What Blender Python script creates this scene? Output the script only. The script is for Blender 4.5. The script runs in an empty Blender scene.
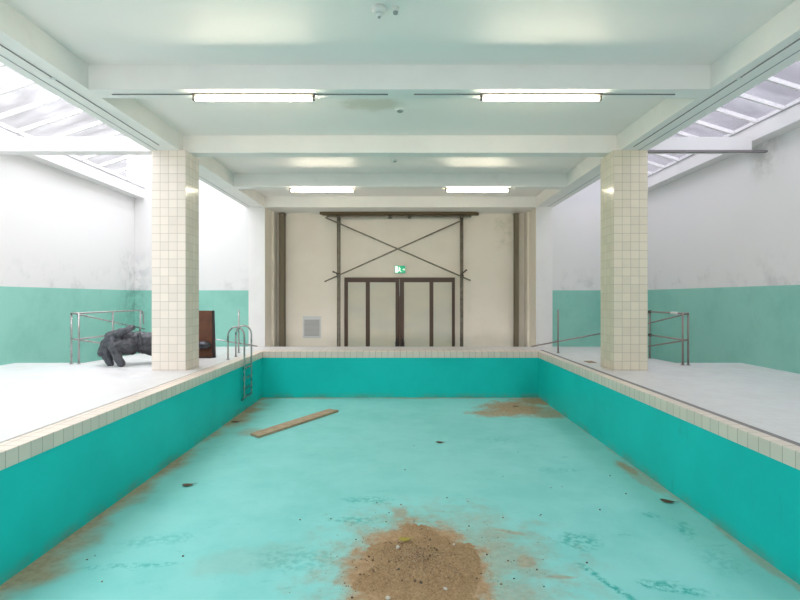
import bpy, bmesh, math, random
from mathutils import Vector, Matrix, noise
random.seed(7)
S = bpy.context.scene
C = S.collection
F = 520.0; VX, VY = 400.5, 298.3; EYE = 1.5

# ------------------------------------------------------------------ camera
cam = bpy.data.cameras.new('camera'); co = bpy.data.objects.new('camera', cam); C.objects.link(co)
co.location = (0, 0, EYE); co.rotation_euler = (math.pi/2, 0, 0)
cam.sensor_width = 36; cam.lens = F/800*36
cam.shift_x = -0.5/800; cam.shift_y = -1.7/800
cam.clip_start = 0.05; cam.clip_end = 200
S.camera = co
S.view_settings.view_transform = 'Standard'; S.view_settings.look = 'None'
S.view_settings.gamma = 1; S.view_settings.use_curve_mapping = False
S.view_settings.exposure = 0.12
SKY_L, SKY_R, TUBE = 6.5, 6.2, 58.0

# ------------------------------------------------------------------ sky: thin overcast, bright towards the left
w = bpy.data.worlds.new('World'); S.world = w; w.use_nodes = True
nt = w.node_tree; nt.nodes.clear()
tc = nt.nodes.new('ShaderNodeTexCoord'); sp = nt.nodes.new('ShaderNodeSeparateXYZ')
nt.links.new(tc.outputs['Generated'], sp.inputs[0])
mr = nt.nodes.new('ShaderNodeMapRange'); mr.inputs['From Min'].default_value = -0.65; mr.inputs['From Max'].default_value = 0.55
mr.inputs['To Min'].default_value = SKY_L; mr.inputs['To Max'].default_value = SKY_R
mr.interpolation_type = 'SMOOTHSTEP'
nt.links.new(sp.outputs[0], mr.inputs['Value'])
nz = nt.nodes.new('ShaderNodeTexNoise'); nz.inputs['Scale'].default_value = 3.5; nz.inputs['Detail'].default_value = 3
nt.links.new(tc.outputs['Generated'], nz.inputs['Vector'])
cr = nt.nodes.new('ShaderNodeValToRGB'); cr.color_ramp.elements[0].position = .35; cr.color_ramp.elements[1].position = .65
cr.color_ramp.elements[0].color = (.88, .90, 1.0, 1); cr.color_ramp.elements[1].color = (1.0, .985, .98, 1)
nt.links.new(nz.outputs[0], cr.inputs[0])
bg = nt.nodes.new('ShaderNodeBackground'); out = nt.nodes.new('ShaderNodeOutputWorld')
# an overcast sky is dimmer low down; more so on the right
ez = nt.nodes.new('ShaderNodeMapRange'); ez.interpolation_type = 'SMOOTHSTEP'; ez.inputs['From Min'].default_value = .28; ez.inputs['From Max'].default_value = .75
ez.inputs['To Max'].default_value = 1.0; nt.links.new(sp.outputs[2], ez.inputs['Value'])
lo = nt.nodes.new('ShaderNodeMapRange'); lo.inputs['From Min'].default_value = -.5; lo.inputs['From Max'].default_value = .3
lo.inputs['To Min'].default_value = .085; lo.inputs['To Max'].default_value = .15; nt.links.new(sp.outputs[0], lo.inputs['Value'])
# low sky behind the camera brightened, as fill through the added window
lb = nt.nodes.new('ShaderNodeMapRange'); lb.inputs['From Min'].default_value = .1; lb.inputs['From Max'].default_value = -.5; lb.inputs['To Min'].default_value = 0; lb.inputs['To Max'].default_value = .42
nt.links.new(sp.outputs[1], lb.inputs['Value']); la = nt.nodes.new('ShaderNodeMath'); nt.links.new(lo.outputs[0], la.inputs[0]); nt.links.new(lb.outputs[0], la.inputs[1])
nt.links.new(la.outputs[0], ez.inputs['To Min'])
mu = nt.nodes.new('ShaderNodeMath'); mu.operation = 'MULTIPLY'; nt.links.new(mr.outputs[0], mu.inputs[0]); nt.links.new(ez.outputs[0], mu.inputs[1])
nt.links.new(cr.outputs[0], bg.inputs[0]); nt.links.new(mu.outputs[0], bg.inputs[1]); nt.links.new(bg.outputs[0], out.inputs[0])

# ------------------------------------------------------------------ helpers
def P(px, py, z=-1.3):
    """point at height z seen at pixel px, py"""
    Y = F*(EYE-z)/(py-VY); return ((px-VX)*Y/F, Y, z)

def tag(o, label=None, cat=None, group=None, kind=None):
    if label: o['label'] = label
    if cat: o['category'] = cat
    if group: o['group'] = group
    if kind: o['kind'] = kind
    return o
def empty(name, loc, label, cat, group=None, rz=0):
    o = bpy.data.objects.new(name, None); C.objects.link(o); o.location = loc; o.rotation_euler.z = rz
    o.empty_display_size = .1
    return tag(o, label, cat, group)
class MB:
    def __init__(s): s.bm = bmesh.new()
    def box(s, x0, x1, y0, y1, z0, z1, bev=0):
        r = bmesh.ops.create_cube(s.bm, size=1)
        for v in r['verts']:
            v.co = Vector(((x0+x1)/2+v.co.x*(x1-x0), (y0+y1)/2+v.co.y*(y1-y0), (z0+z1)/2+v.co.z*(z1-z0)))
        if bev:
            es = list({e for v in r['verts'] for e in v.link_edges})
            bmesh.ops.bevel(s.bm, geom=es, offset=bev, segments=2, affect='EDGES', profile=.6)
        return s
    def hexa(s, pts):
        """8 points: bottom 4 ccw, top 4 ccw"""
        v = [s.bm.verts.new(p) for p in pts]
        for f in ((3,2,1,0),(4,5,6,7),(0,1,5,4),(1,2,6,5),(2,3,7,6),(3,0,4,7)): s.bm.faces.new([v[i] for i in f])
        return s
    def slab(s, x0, x1, y0, y1, t0, t1, b):
        """slab whose top runs from height t0 at y0 to t1 at y1, bottom at thickness b"""
        return s.hexa([(x0,y0,t0-b),(x1,y0,t0-b),(x1,y1,t1-b),(x0,y1,t1-b),(x0,y0,t0),(x1,y0,t0),(x1,y1,t1),(x0,y1,t1)])
    def bar(s, a, b, wd, ht, up=(0,0,1)):
        a, b = Vector(a), Vector(b); d = (b-a).normalized(); u = Vector(up)
        sd = d.cross(u).normalized()*wd/2; u = sd.cross(d).normalized()*ht/2
        return s.hexa([a-sd-u, a+sd-u, b+sd-u, b-sd-u, a-sd+u, a+sd+u, b+sd+u, b-sd+u])
    def tube(s, pts, r, n=12, cap=True):
        pts = [Vector(p) for p in pts]; rs = r if isinstance(r, (list, tuple)) else [r]*len(pts)
        rings = []; prev = None
        for i, p in enumerate(pts):
            d = (pts[min(i+1, len(pts)-1)]-pts[max(i-1, 0)]).normalized()
            if prev is None:
                ref = Vector((0,0,1)) if abs(d.z) < .9 else Vector((1,0,0)); u = d.cross(ref).normalized()
            else: u = (prev-d*prev.dot(d)).normalized()
            prev = u; v = d.cross(u)
            rings.append([s.bm.verts.new(p+(u*math.cos(2*math.pi*k/n)+v*math.sin(2*math.pi*k/n))*rs[i]) for k in range(n)])
        for a, b in zip(rings, rings[1:]):
            for k in range(n): s.bm.faces.new((a[k], a[(k+1)%n], b[(k+1)%n], b[k])).smooth = True
        if cap: s.bm.faces.new(rings[0][::-1]); s.bm.faces.new(rings[-1])
        return s
    def lathe(s, prof, c=(0,0,0), n=24):
        rings = [[s.bm.verts.new((c[0]+r*math.cos(2*math.pi*k/n), c[1]+r*math.sin(2*math.pi*k/n), c[2]+z)) for k in range(n)] for r, z in prof]
        for a, b in zip(rings, rings[1:]):
            for k in range(n): s.bm.faces.new((a[k], a[(k+1)%n], b[(k+1)%n], b[k])).smooth = True
        s.bm.faces.new(rings[0][::-1]); s.bm.faces.new(rings[-1]); return s
    def ball(s, c, r, sub=3, sc=(1,1,1)):
        q = bmesh.ops.create_icosphere(s.bm, subdivisions=sub, radius=1)
        for v in q['verts']: v.co = Vector((c[0]+v.co.x*r*sc[0], c[1]+v.co.y*r*sc[1], c[2]+v.co.z*r*sc[2]))
        return s
    def build(s, name, mat, parent=None, smooth=False):
        bmesh.ops.recalc_face_normals(s.bm, faces=s.bm.faces[:])
        me = bpy.data.meshes.new(name); s.bm.to_mesh(me); s.bm.free()
        if smooth:
            for p in me.polygons: p.use_smooth = True
        me.materials.append(mat)
        o = bpy.data.objects.new(name, me); C.objects.link(o)
        if parent is not None: o.parent = parent; 
        return o
def local(o, root):
    """geometry written in world coordinates, then parented to a root that stands elsewhere"""
    m = Matrix.Translation(-root.location); o.data.transform(Matrix.Rotation(-root.rotation_euler.z, 4, 'Z') @ m) if root.rotation_euler.z else o.data.transform(m)
    return o
def part(mb, name, mat, root, **k):
    top = root
    off = Vector(root.location)
    while top.parent is not None: top = top.parent; off += Vector(top.location)
    o = mb.build(name, mat, root, **k); o.data.transform(Matrix.Translation(-off)); return o
def struct(mb, name, mat, label=None):
    return tag(mb.build(name, mat), label, kind='structure')
def thing(mb, name, mat, loc, label, cat, group=None, **k):
    o = mb.build(name, mat, **k); o.data.transform(Matrix.Translation(-Vector(loc))); o.location = loc
    return tag(o, label, cat, group)

# ------------------------------------------------------------------ materials
class M:
    def __init__(s, name, color=(.8,.8,.8), rough=.6, metal=0, spec=.5):
        s.m = bpy.data.materials.new(name); s.m.use_nodes = True; s.n = s.m.node_tree.nodes; s.l = s.m.node_tree.links
        s.b = s.n['Principled BSDF']; s.b.inputs['Base Color'].default_value = (*color, 1)
        s.b.inputs['Roughness'].default_value = rough; s.b.inputs['Metallic'].default_value = metal
        s.b.inputs['Specular IOR Level'].default_value = spec
        g = s.n.new('ShaderNodeNewGeometry'); s.pos = g.outputs['Position']; s.nrm = g.outputs['Normal']; s._xyz = None
    def xyz(s):
        if s._xyz is None: q = s.n.new('ShaderNodeSeparateXYZ'); s.l.new(s.pos, q.inputs[0]); s._xyz = q.outputs
        return s._xyz
    def val(s, sock, v):
        if isinstance(v, (int, float)): sock.default_value = v
        elif isinstance(v, (tuple, list)): sock.default_value = (*v, 1) if len(v) == 3 and sock.type == 'RGBA' else v
        else: s.l.new(v, sock)
    def math(s, op, a, b=0, c=0, clamp=False):
        q = s.n.new('ShaderNodeMath'); q.operation = op; q.use_clamp = clamp
        s.val(q.inputs[0], a); s.val(q.inputs[1], b); s.val(q.inputs[2], c); return q.outputs[0]
    def noise(s, scale, detail=3, rough=.55, sc=None, vec=None):
        v = vec or s.pos
        if sc:
            q = s.n.new('ShaderNodeVectorMath'); q.operation = 'MULTIPLY'; s.l.new(v, q.inputs[0]); q.inputs[1].default_value = sc; v = q.outputs[0]
        q = s.n.new('ShaderNodeTexNoise'); q.inputs['Scale'].default_value = scale; q.inputs['Detail'].default_value = detail
        q.inputs['Roughness'].default_value = rough; s.l.new(v, q.inputs['Vector']); return q.outputs[0]
    def ramp(s, v, a, b, lo=0., hi=1.):
        q = s.n.new('ShaderNodeMapRange'); q.interpolation_type = 'SMOOTHSTEP'; s.l.new(v, q.inputs['Value'])
        for k, x in (('From Min', a), ('From Max', b), ('To Min', lo), ('To Max', hi)): q.inputs[k].default_value = x
        return q.outputs[0]
    def mix(s, f, a, b):
        q = s.n.new('ShaderNodeMix'); q.data_type = 'RGBA'; s.val(q.inputs['Factor'], f); s.val(q.inputs['A'], a); s.val(q.inputs['B'], b)
        return q.outputs['Result']
    def col(s, c): s.l.new(c, s.b.inputs['Base Color']); return s
    def rough(s, c): s.l.new(c, s.b.inputs['Roughness']); return s
    def bump(s, h, strength=.2, dist=.01):
        q = s.n.new('ShaderNodeBump'); q.inputs['Strength'].default_value = strength; q.inputs['Distance'].default_value = dist
        s.l.new(h, q.inputs['Height']); s.l.new(q.outputs[0], s.b.inputs['Normal']); return s
    def ell(s, cx, cy, rx, ry, rot=0, amp=.5, soft=.35, nz=None, z=False):
        """soft ellipse with a ragged edge in the ground plane"""
        x, y, _ = s.xyz(); dx = s.math('SUBTRACT', x, cx); dy = s.math('SUBTRACT', y, cy)
        if rot:
            c, n = math.cos(rot), math.sin(rot)
            u = s.math('ADD', s.math('MULTIPLY', dx, c), s.math('MULTIPLY', dy, n)); v = s.math('SUBTRACT', s.math('MULTIPLY', dy, c), s.math('MULTIPLY', dx, n))
        else: u, v = dx, dy
        u = s.math('DIVIDE', u, rx); v = s.math('DIVIDE', v, ry)
        d = s.math('SQRT', s.math('ADD', s.math('MULTIPLY', u, u), s.math('MULTIPLY', v, v)))
        d = s.math('ADD', d, s.math('MULTIPLY', s.math('SUBTRACT', nz, .5), amp*4))
        return s.ramp(d, 1+soft, 1-soft)
    def grid(s, ax, size, off, width):
        """grout lines every size along an axis: 1 on the line"""
        v = s.math('FRACT', s.math('ADD', s.math('DIVIDE', s.math('SUBTRACT', s.xyz()[ax], off), size), 100))
        d = s.math('MINIMUM', v, s.math('SUBTRACT', 1, v))
        return s.math('SUBTRACT', 1, s.ramp(d, width/size*.5, width/size*.9))

def paint(name, c, rough=.75, var=.05, stain=0):
    m = M(name, c, rough); n = m.noise(1.3, 4)
    c2 = tuple(x*(1-var*2) for x in c); a = m.mix(m.ramp(n, .35, .7), c, c2)
    if stain:
        n2 = m.noise(.9, 6, .65); a = m.mix(m.ramp(n2, .62, .75, 0, stain), a, (.45, .43, .36))
    m.col(a); m.bump(m.noise(60, 2), .08, .004); return m.m
white = paint('white_paint', (.83,.815,.80), .6, .02)
beam_white = paint('beam_paint', (.88,.855,.81), .55, .02, .12)
ceil_m = M('ceiling_paint', rough=.5)
cc = ceil_m.mix(ceil_m.ramp(ceil_m.noise(.5,3), .35, .7), (.90,.85,.81), (.88,.84,.795))
st = ceil_m.ell(-.55, 9.2, .5, .3, nz=ceil_m.noise(2.2, 5, .7), amp=.6, soft=.6)
st = ceil_m.math('MULTIPLY', st, .6)
ceil_m.col(ceil_m.mix(st, cc, (.58,.53,.40))); ceil_m = ceil_m.m

def wall_two_tone(name, corner_x=None):
    m = M(name, rough=.55); z = m.xyz()[2]
    edge = m.ramp(z, 1.765, 1.772)
    n = m.noise(1.6, 6, .7); n2 = m.noise(.7, 3)
    near = m.math('MULTIPLY', m.ramp(z, 2.75, 1.8), m.ramp(m.math('ADD', n, m.math('MULTIPLY', m.math('SUBTRACT', n2, .5), .5)), .48, .74))
    up = m.mix(m.math('MULTIPLY', near, .62), (.775,.765,.755), (.50,.50,.50))
    lo = m.mix(m.ramp(m.noise(1.1,5,.6), .4, .75), (.275,.60,.505), (.225,.53,.445))
    lo = m.mix(m.math('MULTIPLY', m.ramp(m.noise(2.4, 5, .75), .60, .74), .35), lo, (.20,.36,.30))
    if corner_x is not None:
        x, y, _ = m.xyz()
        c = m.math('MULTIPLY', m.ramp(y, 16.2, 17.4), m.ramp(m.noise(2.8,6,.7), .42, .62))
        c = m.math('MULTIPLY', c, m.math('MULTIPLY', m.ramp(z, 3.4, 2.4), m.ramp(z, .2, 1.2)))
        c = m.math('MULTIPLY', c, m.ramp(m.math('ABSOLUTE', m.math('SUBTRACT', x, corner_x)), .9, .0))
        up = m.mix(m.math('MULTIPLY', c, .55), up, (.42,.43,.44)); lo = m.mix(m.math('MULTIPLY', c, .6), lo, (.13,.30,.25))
    m.col(m.mix(edge, lo, up)); m.bump(m.noise(35, 3), .12, .006); return m
_wl = wall_two_tone('two_tone_wall', -8.95); wall_m = _wl.m
_wr = wall_two_tone('two_tone_wall_right')
# mould patch high on the right wall by the tie beam
x, y, z = _wr.xyz(); prev = _wr.b.inputs['Base Color'].links[0].from_socket
mo = _wr.math('MULTIPLY', _wr.ramp(_wr.math('ABSOLUTE', _wr.math('SUBTRACT', y, 11.3)), .75, .1), _wr.ramp(_wr.noise(1.8,6,.65), .36, .66))
mo = _wr.math('MULTIPLY', mo, _wr.math('MULTIPLY', _wr.ramp(z, 3.9, 4.6), .6))
_wr.col(_wr.mix(mo, prev, (.30,.31,.27))); wall_r_m = _wr.m

back_m = M('back_wall_plaster', rough=.8); x, y, z = back_m.xyz()
bn = back_m.mix(back_m.ramp(back_m.noise(.8,4), .35, .7), (.84,.78,.68), (.80,.735,.63))
bs = back_m.math('MULTIPLY', back_m.ramp(back_m.noise(2.5,6,.7), .45, .65), back_m.ramp(back_m.math('ABSOLUTE', back_m.math('SUBTRACT', x, 3.75)), .55, .1))
bs = back_m.math('MULTIPLY', bs, back_m.ramp(z, 2.9, 3.8)); bn = back_m.mix(back_m.math('MULTIPLY', bs, .4), bn, (.42,.44,.30))
back_m.col(bn); back_m.bump(back_m.noise(20,4), .15, .008); back_m = back_m.m

# tiles
TS = .1765
def tile_mat(name, base, grout, offs, axes, width=.006, rough=.22, jitter=.05):
    """square glazed tiles; grout lines fall on planes of the given axes, only where the face is not normal to that axis"""
    m = M(name, base, rough); q = m.n.new('ShaderNodeSeparateXYZ'); m.l.new(m.nrm, q.inputs[0])
    tot = None
    for ax in axes:
        g = m.math('MULTIPLY', m.grid(ax, TS if ax < 2 else TS, offs[ax], width), m.ramp(m.math('ABSOLUTE', q.outputs[ax]), .8, .6))
        tot = g if tot is None else m.math('MAXIMUM', tot, g)
    # per tile tint
    sn = m.n.new('ShaderNodeVectorMath'); sn.operation = 'SNAP'; ad = m.n.new('ShaderNodeVectorMath'); ad.operation = 'SUBTRACT'
    m.l.new(m.pos, ad.inputs[0]); ad.inputs[1].default_value = offs; m.l.new(ad.outputs[0], sn.inputs[0]); sn.inputs[1].default_value = (TS,)*3
    wn = m.n.new('ShaderNodeTexWhiteNoise'); m.l.new(sn.outputs[0], wn.inputs[0])
    c2 = tuple(c*(1-jitter*2) for c in base)
    c = m.mix(wn.outputs['Value'], base, c2)
    c = m.mix(m.ramp(m.noise(3,5,.7), .55, .8, 0, .25), c, tuple(v*.75 for v in base))
    m.col(m.mix(m.math('MULTIPLY', tot, .75), c, grout)); m.rough(m.math('ADD', m.math('MULTIPLY', tot, .5), rough))
    m.bump(m.math('SUBTRACT', 1, tot), .3, .003); return m.m
deck_m = M('deck_tile', rough=.35)
dg = deck_m.math('MAXIMUM', deck_m.grid(0, .15, 0, .006), deck_m.grid(1, .15, 0, .006))
dc = deck_m.mix(deck_m.ramp(deck_m.noise(1.2,5,.65), .4, .75), (.74,.73,.73), (.68,.665,.66))
deck_m.col(deck_m.mix(deck_m.math('MULTIPLY', dg, .35), dc, (.55,.50,.50))); deck_m.rough(deck_m.ramp(deck_m.noise(4,4), .3, .7, .3, .5)); deck_m = deck_m.m
cope_m = tile_mat('coping_tile', (.86,.735,.635), (.42,.36,.29), (0,0,0), (0,1), .007, .3, .04)
col_m_l = tile_mat('column_tile_left', (.88,.785,.69), (.42,.36,.27), (-5.15,10.76,0.02), (0,1,2), .0065, .16, .04)
col_m_r = tile_mat('column_tile_right', (.82,.735,.585), (.38,.34,.25), (4.41,10.76,0.02), (0,1,2), .0065, .16, .04)
channel_m = M('channel_metal', (.23,.21,.21), .6).m

# pool paint
pw = M('pool_wall_paint', rough=.42, spec=.2)
c = pw.mix(pw.ramp(pw.noise(.8,4), .35, .7), (.008,.63,.59), (.006,.57,.53))
c = pw.mix(pw.ramp(pw.noise(1.7,6,.7,sc=(1,1,.5)), .60, .80, 0, .45), c, (.02,.27,.26))
x, y, z = pw.xyz()
c = pw.mix(pw.math('MULTIPLY', pw.ramp(z, -1.12, -1.3), pw.ramp(pw.noise(1.5,4), .4, .65, 0, .5)), c, (.20,.22,.13))
pw.col(c); pw.bump(pw.noise(9,4), .1, .01); pool_wall_m = pw.m

pf = M('pool_floor_paint', rough=.55, spec=.15)
n_big = pf.noise(1.1, 6, .65); n_mid = pf.noise(3.2, 6, .7); n_fine = pf.noise(14, 4, .7)
x, y, z = pf.xyz()
base = pf.mix(pf.ramp(n_big, .35, .7), (.28,.69,.66), (.22,.63,.60))
# scuffed streaks of the deeper coat showing through
s1 = pf.math('MULTIPLY', pf.ramp(pf.noise(2.0,7,.78,sc=(1,2.4,1)), .60, .70), .40)
base = pf.mix(s1, base, (.06,.42,.40))
for (px, py, rx, ry, rot, k) in ((579,541,.24,.20,0,.7),(606,582,.045,.42,.40,.95),(672,588,.30,.08,-.35,.9),(685,530,.10,.25,-.3,.6),(650,515,.1,.08,0,.6),
                                 (128,566,.50,.05,.1,.6),(160,540,.45,.14,.2,.35),(560,470,.3,.12,0,.3),(370,500,.35,.12,0,.5),(300,560,.4,.25,0,.35),(720,560,.2,.3,0,.25),(500,440,.5,.25,0,.25),(355,520,.3,.1,0,.6)):
    cx, cy, _ = P(px, py); e = pf.math('MULTIPLY', pf.ell(cx, cy, rx, ry, rot, .5, .5, nz=n_mid), pf.math('MULTIPLY', pf.ramp(n_fine, .42, .6), k))
    base = pf.mix(e, base, (.02,.40,.36))
# sand and dust
dirt = None
def add(e, k=1.):
    global dirt
    e = pf.math('MULTIPLY', e, k); dirt = e if dirt is None else pf.math('MAXIMUM', dirt, e)
add(pf.ell(.42, 5.45, 1.05, 1.25, 0, .6, .6, nz=n_mid), .6)
add(pf.ell(.19, 5.35, .80, 1.22, 0, .32, .30, nz=n_mid), 1.)
for (px, py, rx, ry, rot, k) in ((526,562,.13,.16,0,.75),(510,532,.22,.05,-.45,.65),(560,577,.16,.035,-.05,.65),(401,513,.13,.17,0,.7),(470,520,.5,.3,0,.25),(500,560,.55,.35,0,.5),(500,590,.5,.2,0,.35),
                                 (516,408,.78,.85,.2,.95),(536,401,.6,.5,0,.95),(496,413,.65,.40,0,.85),(548,413,.6,.5,0,.75),(487,413,.38,.18,0,.8),
                                 (629,469,.09,.40,.05,.8),(640,478,.1,.7,.05,.4),(250,432,.25,.3,0,.45),(250,560,.6,.3,.3,.14)):
    cx, cy, _ = P(px, py); add(pf.ell(cx, cy, rx, ry, rot, .55, .45, nz=n_mid), k)
dw = pf.math('ADD', x, 3.9)
band = pf.ramp(pf.math('SUBTRACT', dw, pf.math('MULTIPLY', pf.math('SUBTRACT', pf.noise(.55,4,.6), .36), 1.7)), .22, -.16)
add(band, .85)
add(pf.ramp(pf.math('SUBTRACT', pf.math('SUBTRACT', 14.67, y), pf.math('MULTIPLY', pf.math('SUBTRACT', pf.noise(.7,4,.6), .45), .6)), .18, 0), .6)
add(pf.ramp(pf.math('SUBTRACT', pf.math('SUBTRACT', 3.9, x), pf.math('MULTIPLY', pf.math('SUBTRACT', pf.noise(.9,4,.6), .52), .6)), .1, 0), .5)
dcol = pf.mix(pf.ramp(n_fine, .35, .65), (.46,.32,.19), (.36,.235,.13))
pf.col(pf.mix(dirt, base, dcol)); pf.rough(pf.math('ADD', pf.math('MULTIPLY', dirt, .3), .55)); pf.bump(n_fine, .12, .01); pool_floor_m = pf.m

dm = M('sand', rough=.95, spec=.1); nn = dm.noise(40,6,.8); n2 = dm.noise(5,4,.6)
dm.col(dm.mix(dm.ramp(n2,.35,.7), dm.mix(dm.ramp(nn,.35,.65), (.50,.35,.20), (.33,.215,.115)), dm.mix(dm.ramp(nn,.4,.6), (.42,.29,.16), (.30,.19,.10))))
dm.bump(nn, .8, .02); sand_m = dm.m
def stone(name, c): 
    m = M(name, rough=.9); m.col(m.mix(m.noise(30,3), c, tuple(v*.6 for v in c))); return m.m
peb_m = [stone('pebble_brown', (.30,.19,.11)), stone('pebble_tan', (.52,.39,.25)), stone('pebble_dark', (.11,.09,.07)), stone('pebble_pale', (.78,.72,.62))]

def metal(name, c, rough, metal=1.): 
    m = M(name, c, rough, metal); m.rough(m.ramp(m.noise(6,3), .3, .7, rough*.8, rough*1.25)); return m.m
steel = metal('stainless_steel', (.40,.39,.38), .3)
steel_r = metal('dull_steel', (.33,.29,.27), .4)
scaff_m = M('scaffold_steel', rough=.5, metal=.3); scaff_m.col(scaff_m.mix(scaff_m.ramp(scaff_m.noise(7,5,.7), .4, .65), (.26,.235,.18), (.17,.145,.11))); scaff_m = scaff_m.m
clamp_m = metal('scaffold_clamp', (.10,.09,.07), .5, .6)
timber_m = M('old_timber', rough=.8); timber_m.col(timber_m.mix(timber_m.noise(3,5,.7,sc=(1,8,14)), (.15,.105,.05), (.085,.06,.03))); timber_m = timber_m.m
plank_m = M('plank_wood', rough=.75); pn = plank_m.noise(6,6,.7,sc=(1.2,1.2,6)); plank_m.col(plank_m.mix(plank_m.ramp(pn,.3,.7), (.50,.365,.235), (.36,.255,.16))); plank_m.bump(pn,.3,.004); plank_m = plank_m.m
door_wood = M('brown_door_frame', rough=.38); door_wood.col(door_wood.mix(door_wood.noise(5,4,.6,sc=(8,1,1)), (.085,.045,.025), (.055,.028,.015))); door_wood = door_wood.m
glass_frost = M('frosted_glass', rough=.3, spec=.35); gx = glass_frost.noise(.9,3,sc=(.6,1,1.6))
glass_frost.col(glass_frost.mix(glass_frost.ramp(gx,.35,.7), (.60,.565,.45), (.54,.53,.45))); glass_frost = glass_frost.m
post_m = M('olive_steel_post', (.17,.14,.09), .5).m
lead_m = M('grey_cast_stone', rough=.5); ln = lead_m.noise(9,6,.75)
lead_m.col(lead_m.mix(lead_m.ramp(ln,.35,.68), (.085,.09,.105), (.03,.032,.038))); lead_m.bump(ln,.6,.03); lead_m = lead_m.m
rust_m = M('rusted_plate', rough=.48, metal=.25); rn = rust_m.noise(3.5,6,.7)
rust_m.col(rust_m.mix(rust_m.ramp(rn,.35,.7), (.15,.055,.025), (.085,.032,.016))); rust_m = rust_m.m
rust_edge = M('dark_plate_edge', (.035,.028,.028), .5, .5).m
dark_dome = M('dark_polished_metal', (.07,.07,.08), .3, .8).m
plastic = M('white_plastic', (.74,.74,.70), .4).m
grey_pl = M('grey_plastic', (.30,.33,.31), .4).m
housing = M('lamp_housing', (.10,.095,.085), .5).m
tube_m = M('lit_tube', (1,1,1), .4); tube_m.b.inputs['Emission Color'].default_value = (1,.86,.66,1); tube_m.b.inputs['Emission Strength'].default_value = TUBE; tube_m = tube_m.m
green_sign = M('exit_sign_green', (.02,.42,.20), .4); green_sign.b.inputs['Emission Color'].default_value = (.05,.75,.38,1); green_sign.b.inputs['Emission Strength'].default_value = .25; green_sign = green_sign.m
white_sign = M('exit_sign_white', (.85,.9,.85), .4); white_sign.b.inputs['Emission Color'].default_value = (.85,1,.88,1); white_sign.b.inputs['Emission Strength'].default_value = .7; white_sign = white_sign.m
grille_m = M('grille_metal', (.60,.61,.60), .5).m
grille_dark = M('grille_recess', (.22,.23,.23), .7).m
leaf_brown = M('dead_leaf', rough=.7); leaf_brown.col(leaf_brown.mix(leaf_brown.noise(30,4), (.17,.09,.04), (.07,.045,.025))); leaf_brown = leaf_brown.m
leaf_yel = M('yellow_leaf', rough=.6); leaf_yel.col(leaf_yel.mix(leaf_yel.noise(25,4), (.50,.38,.04), (.25,.24,.04))); leaf_yel = leaf_yel.m
def sky_glass(name, tint, d0, d1):
    g = M(name); tr = g.n.new('ShaderNodeBsdfTransparent'); tl = g.n.new('ShaderNodeBsdfTranslucent'); gl = g.n.new('ShaderNodeBsdfGlossy'); gl.inputs['Roughness'].default_value = .1
    tr.inputs[0].default_value = (*tint, 1); tl.inputs[0].default_value = (*(c*.8 for c in tint), 1)
    m1 = g.n.new('ShaderNodeMixShader'); m2 = g.n.new('ShaderNodeMixShader')
    g.l.new(g.ramp(g.noise(1.1,5,.7,sc=(.7,1.5,1)), .35, .75, d0, d1), m1.inputs[0]); g.l.new(tr.outputs[0], m1.inputs[1]); g.l.new(tl.outputs[0], m1.inputs[2])
    m2.inputs[0].default_value = .04; g.l.new(m1.outputs[0], m2.inputs[1]); g.l.new(gl.outputs[0], m2.inputs[2])
    g.l.new(m2.outputs[0], g.n['Material Output'].inputs[0]); return g.m
skyglass = sky_glass('skylight_glass', (.92,.92,.93), .03, .14)
skyglass_r = sky_glass('dimming_skylight_glass', (.61,.605,.635), .03, .14)  # dimmer daylight of the right bay put into a darker glass tint
lead_strip = M('grey_lead_flashing', (.33,.33,.35), .6).m

# ------------------------------------------------------------------ setting
Y0, YB, YN = -2.2, 17.5, 18.8
XL, XR = -8.95, 7.92
PL, PR, PF, PN = -3.9, 3.9, 14.67, -1.3
ZB, ZC = 4.566, 4.93          # underside of beams, ceiling
DROP = -.125
def dz(y): return 0 if y < 12.1 else DROP*(y-12.1)/(YB-12.1)
# pool basin
struct(MB().box(PL-.2, PR+.2, PN-.2, PF+.2, -1.5, -1.3), 'floor_pool', pool_floor_m)
struct(MB().box(PL-.2, PL, PN-.2, PF+.2, -1.3, -.177), 'wall_pool_left', pool_wall_m)
struct(MB().box(PR, PR+.2, PN-.2, PF+.2, -1.3, -.177), 'wall_pool_right', pool_wall_m)
struct(MB().box(PL, PR, PF, PF+.2, -1.3, -.177), 'wall_pool_back', pool_wall_m)
struct(MB().box(PL, PR, PN-.2, PN, -1.3, -.177), 'wall_pool_front', pool_wall_m)
# tiled coping ring, a hair proud of the paint
o_ = .012
struct(MB().box(-4.15, PL+o_, PN-.25, PF+.25+.25, -.177, 0, .008), 'trim_1', cope_m, 'cream tiled coping along the left pool edge')
struct(MB().box(PR-o_, 4.05, PN-.25, PF+.25+.25, -.177, 0, .008), 'trim_2', cope_m, 'cream tiled coping along the right pool edge')
struct(MB().box(PL+o_, PR-o_, PF-o_, PF+.5, -.177, 0, .008), 'trim_3', cope_m, 'cream tiled coping across the far pool end')
struct(MB().box(PL+o_, PR-o_, PN-.25, PN+o_, -.177, 0, .008), 'trim_4', cope_m)
# drain channels outside the coping
struct(MB().box(-4.17, -4.15, PN-.25, PF+.5, -.1, -.012), 'trim_5', channel_m)
struct(MB().box(4.05, 4.14, PN-.25, PF+.5, -.1, -.003), 'trim_6', channel_m)
struct(MB().box(-4.17, 4.14, PF+.5, PF+.54, -.12, -.02), 'trim_7', channel_m)
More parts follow.
